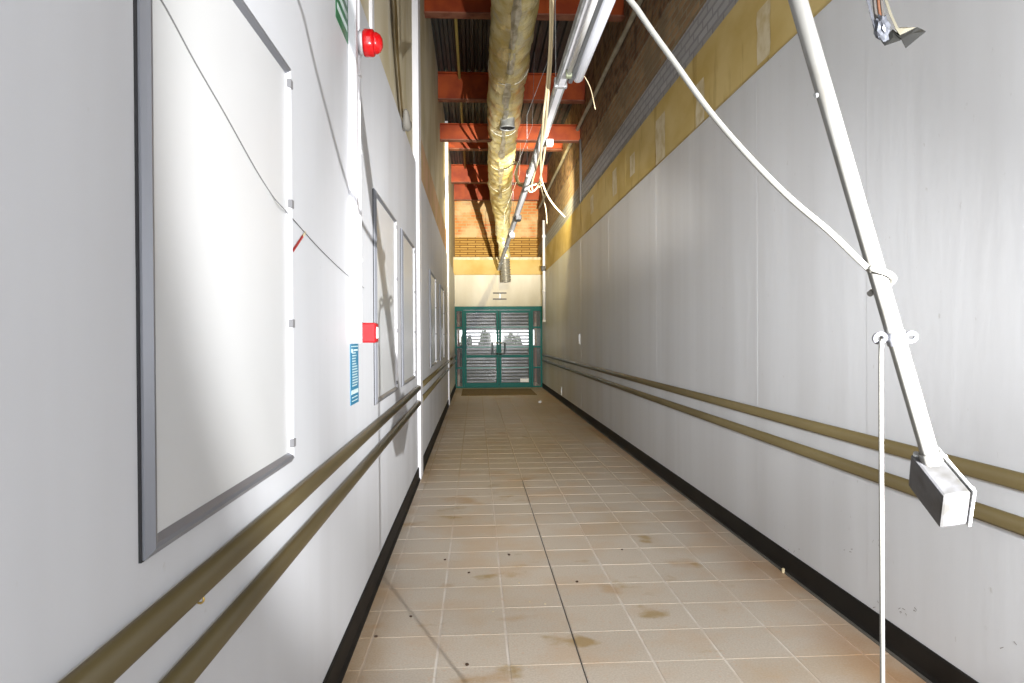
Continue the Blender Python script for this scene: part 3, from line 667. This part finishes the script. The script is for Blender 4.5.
flap([(895, 28), (900, 35), (916, 27), (905, 27)], [0.0, -0.002, 0.014, 0.012], mat('beige_plastic', (78, 75, 64), 0.5))

# ------------------------------------------------------------------ end doors
d1 = struct(thing('door_1', 'teal glazed double doors with sidelights at the corridor end', 'door', (0.6, YE, 0))); del d1['category']
xa, xb, xm = -0.565, 1.765, 0.605; dl, dr_ = -0.318, 1.468
DY = YE-0.03
fr = MB().box(xa-0.03, xb+0.03, DY-0.03, DY+0.07, 2.07, 2.16).box(xa-0.03, xa+0.05, DY-0.03, DY+0.07, 0, 2.07).box(xb-0.05, xb+0.03, DY-0.03, DY+0.07, 0, 2.07)
fr.box(dl-0.05, dl+0.0, DY-0.03, DY+0.07, 0, 2.07).box(dr_, dr_+0.05, DY-0.03, DY+0.07, 0, 2.07)
fr = fr.build('door_frame', TEAL, d1)
MB().box(xa-0.03, xb+0.03, DY-0.04, DY+0.08, 0.0, 0.018).build('threshold', TEAL, d1)
for a, b in ((xa+0.05, dl-0.05), (dr_+0.05, xb-0.05)):
    for z in (0.02, 0.53, 1.08, 1.60, 2.06):
        MB().box(a, b, DY-0.02, DY+0.05, z-0.022, z+0.022).build('sidelight_bar', TEAL, d1)
    for z0, z1 in ((0.04, 0.51), (0.55, 1.06), (1.10, 1.58), (1.62, 2.04)):
        MB().box(a, b, DY+0.012, DY+0.018, z0, z1).build('sidelight_pane', GLASS, d1)
for (a, b, sgn) in ((dl+0.004, xm-0.004, 1), (xm+0.004, dr_-0.004, -1)):
    leaf = MB().box(a, a+0.062, DY-0.02, DY+0.03, 0.02, 2.055).box(b-0.062, b, DY-0.02, DY+0.03, 0.02, 2.055)
    leaf.box(a+0.062, b-0.062, DY-0.02, DY+0.03, 1.99, 2.055).box(a+0.062, b-0.062, DY-0.02, DY+0.03, 0.02, 0.13).box(a+0.062, b-0.062, DY-0.02, DY+0.03, 0.80, 0.87)
    leaf = leaf.build('door_leaf', TEAL, d1)
    for z in (1.61, 1.08, 0.53):
        MB().box(a+0.05, b-0.05, DY-0.012, DY+0.022, z-0.018, z+0.018).build('glazing_bar', TEALD, leaf)
    for z0, z1 in ((0.13, 0.515), (0.548, 0.80), (0.87, 1.062), (1.098, 1.592), (1.628, 1.99)):
        MB().box(a+0.062, b-0.062, DY+0.002, DY+0.008, z0, z1).build('glass_pane', GLASS, leaf)
    hx_ = b-0.031 if sgn > 0 else a+0.031
    hp = [(hx_, DY-0.02, 0.90), (hx_-sgn*0.0, DY-0.09, 0.90), (hx_-sgn*0.13, DY-0.09, 0.90), (hx_-sgn*0.13, DY-0.09, 1.19), (hx_, DY-0.09, 1.19), (hx_, DY-0.02, 1.19)]
    MB().tube(hp, 0.024, 8, smooth=False).build('pull_handle', HANDLE, leaf)
MB().box(1.17, 1.40, DY-0.004, DY+0.001, 0.14, 0.235).build('white_sticker', WPLAS, d1)
# folded grey shutter behind the doors
sh = thing('roller_shutter', 'grey slatted security shutter seen through the teal doors', 'shutter', (0.6, YE+0.3, 0.0))
z = 0.03
while z < 2.1:
    if True:
        hh = 0.066 if not (1.12 < z < 1.50) else 0.058
        MB().extr_y([(-0.34, z), (1.52, z), (1.52, z+0.062), (-0.34, z+0.062)], YE+0.30, YE+0.312).build('slat', SLAT, sh) if False else \
        MB().box(-0.34, 1.52, YE+0.300, YE+0.316, z, z+hh*0.8, 0.004).build('slat', SLAT, sh)
    z += 0.088
for x_ in (-0.36, 1.50): MB().box(x_, x_+0.05, YE+0.28, YE+0.34, 0, 2.12, 0.004).build('guide_rail', GALV, sh)
for x_ in (-0.47, 1.61):  # added uprights standing for the reddish reflections in the sidelight panes
    o = MB().box(x_-0.03, x_+0.03, YE+0.25, YE+0.31, 0, 2.15, 0.006).build('reflection_post', REDBR); tag(o, 'reddish strip drawn as a reflection behind the ' + ('left' if x_ < 0 else 'right') + ' sidelight glass', 'reflection')
lob = struct(MB().box(XL-0.1, XL-0.0, YE+0.12, YB+0.9, 0, 3.42).build('wall_lobby_left', DARK), 'dark lobby side wall behind the left sidelight')
lob = struct(MB().box(XR, XR+0.1, YE+0.12, YB+0.9, 0, 3.42).build('wall_lobby_right', DARK), 'dark lobby side wall behind the right sidelight')
struct(MB().box(XL-0.1, XR+0.1, YB+0.8, YB+0.9, 1.56, 3.42).build('wall_lobby_front', DARK), 'dark wall above the lobby opening')
struct(MB().box(XL-0.1, XR+0.1, YB+0.8, YB+0.9, 0.0, 1.10).build('wall_lobby_sill', DARK), 'dark low wall below the lobby opening')
# shrubs in daylight outside the lobby
LEAF = mat('shrub_leaves', (52, 66, 48), 0.8, col2=(96, 108, 88), scale=(6, 6, 6))
for i, (x_, h_, r_) in enumerate(((-0.35, 1.38, 0.30), (0.30, 1.55, 0.22), (1.15, 1.42, 0.42))):
    bm = bmesh.new(); bmesh.ops.create_icosphere(bm, subdivisions=4, radius=1.0)
    for v in bm.verts: q = v.co*(1+0.35*noise.noise(v.co*2.2+Vector((i*7, 0, 0)))+0.2*noise.noise(v.co*6)); v.co = Vector((x_+q.x*r_, 22.2+q.y*0.5, max(0, h_*0.5+q.z*h_*0.5)))
    mb = MB(); mb.add_bm(bm); tag(mb.build('shrub', LEAF), ('low rounded shrub outside beyond the left door leaf', 'taller narrow shrub outside between the two door leaves', 'wide shrub outside beyond the right door leaf')[i], 'shrub')
struct(MB().box(-12, 14, YB+0.9, 40, -0.15, -0.02).build('floor_outside', mat('outside_paving', (150, 150, 146), 0.9, col2=(120, 120, 116), scale=(2, 2, 2))), 'grey paving outside the lobby')
# wall bracket above the doors
br_ = thing('sign_bracket', 'dark metal sign bracket on the cream wall above the doors', 'bracket', onY(499, 296, YE))
for yy, m_ in ((293, DARKC), (299, GALVD)):
    a, b = onY(493, yy, YE-0.02), onY(506.5, yy-0.5, YE-0.02); MB().box(a.x, b.x, YE-0.03, YE-0.006, a.z-0.018, a.z+0.014, 0.002).build('bar', m_, br_)
a = onY(500, 296, YE); MB().box(a.x-0.015, a.x+0.015, YE-0.016, YE-0.006, a.z-0.09, a.z+0.09).build('stem', GALV, br_)
# mat
a, b = onZ(463, 396, 0), onZ(531, 390, 0)
mt = tag(MB().box(-0.35, 1.40, 15.7, 17.6, 0.0, 0.012, 0.003).build('door_mat', MAT_), 'worn brown mat on the floor before the teal doors', 'mat')
# pipe and fittings in the far right corner
vp = thing('corner_pipe', 'white vertical pipe in the far right corner beside the doors', 'pipe', (XR-0.04, 17.3, 1.7))
MB().tube([(XR-0.03, 17.3, 1.75), (XR-0.03, 17.3, 4.3)], 0.035, 10).build('pipe_run', WTRIM, vp)
for z in (1.75, 2.5, 3.1, 3.9): MB().tube([(XR-0.03, 17.3, z-0.03), (XR-0.03, 17.3, z+0.03)], 0.048, 10).build('collar', WTRIM, vp)
MB().box(XR-0.10, XR, 17.22, 17.38, 3.02, 3.14, 0.01).build('valve', DARKC, vp)
# plates on the right wall
def plate(px, py, label, hh, ww):
    p = onX(px, py, XR); t = thing('wall_plate', label, 'socket', (XR, p.y, p.z))
    MB().box(XR-0.012, XR+0.001, p.y-ww/2, p.y+ww/2, p.z-hh/2, p.z+hh/2, 0.003).build('plate', WPLAS, t)
    MB().box(XR-0.016, XR-0.011, p.y-ww*0.2, p.y+ww*0.2, p.z-hh*0.2, p.z+hh*0.2, 0.001).build('switch', WTRIM, t)
plate(579.5, 339, 'white switch plate on right wall above the handrails', 0.17, 0.16)
plate(561.5, 391, 'white socket plate low on right wall near the doors', 0.17, 0.16)

# scuffs scratched into the right wall near the skirting
for px, py, n in ((905, 614, 4), (912, 616, 3), (877, 545, 4), (848, 553, 3), (795, 550, 3), (874, 605, 3), (1010, 645, 2)):
    for i in range(n):
        p = onX(px+random.uniform(-7, 7), py+random.uniform(-6, 6), XR-0.0025); dy, dz = random.uniform(0.006, 0.02), random.uniform(-0.02, 0.008)
        MB().poly([(p.x, p.y, p.z), (p.x, p.y+dy, p.z+dz), (p.x, p.y+dy, p.z+dz+0.003), (p.x, p.y, p.z+0.002)]).build('scuff_mark', mat('scuff', (120, 116, 112), 0.8), wr)

# crumbs and debris on the floor
def crumb(px, py, s, m, label, grp):
    p = onZ(px, py, 0.0); bm = bmesh.new(); bmesh.ops.create_icosphere(bm, subdivisions=1, radius=1.0)
    for v in bm.verts: q = v.co*(1+0.5*noise.noise(v.co*2+Vector((px, py, 0)))); v.co = Vector((p.x+q.x*s, p.y+q.y*s*1.2, max(0.0, s*0.35+q.z*s*0.5)))
    mb = MB(); mb.add_bm(bm); tag(mb.build('debris_crumb', m), label, 'debris', grp)
DIRT = mat('dark_dirt', (70, 50, 34), 0.9)
for px, py in ((577, 582), (411, 617), (376, 637), (467, 665), (622, 550), (469, 573), (509, 555), (445, 560)): crumb(px, py, 0.009, DIRT, 'dark crumb of dirt on the tiled floor', 'dark crumbs on the floor')
for px, py in ((493, 612), (519, 583), (530, 602), (545, 604)): crumb(px, py, 0.005, PATCH, 'tiny pale plaster crumb on the tiled floor', 'pale crumbs on the floor')
crumb(540, 403, 0.035, WPLAS, 'white lump of litter near the door mat', None) if False else None
p = onZ(540, 403, 0.0)
bm = bmesh.new(); bmesh.ops.create_icosphere(bm, subdivisions=2, radius=1.0)
for v in bm.verts: q = v.co*(1+0.4*noise.noise(v.co*2)); v.co = Vector((p.x+q.x*0.035, p.y+q.y*0.05, max(0, 0.022+q.z*0.03)))
mb = MB(); mb.add_bm(bm); tag(mb.build('litter', WPLAS), 'crumpled white litter on floor near the door mat', 'litter')
p = onZ(788, 573, 0.0)
tag(MB().box(XR-0.040, XR-0.026, p.y-0.008, p.y+0.008, 0.0, 0.028, 0.003).build('plaster_chip', PATCH), 'pale plaster chip standing against the right skirting', 'debris')
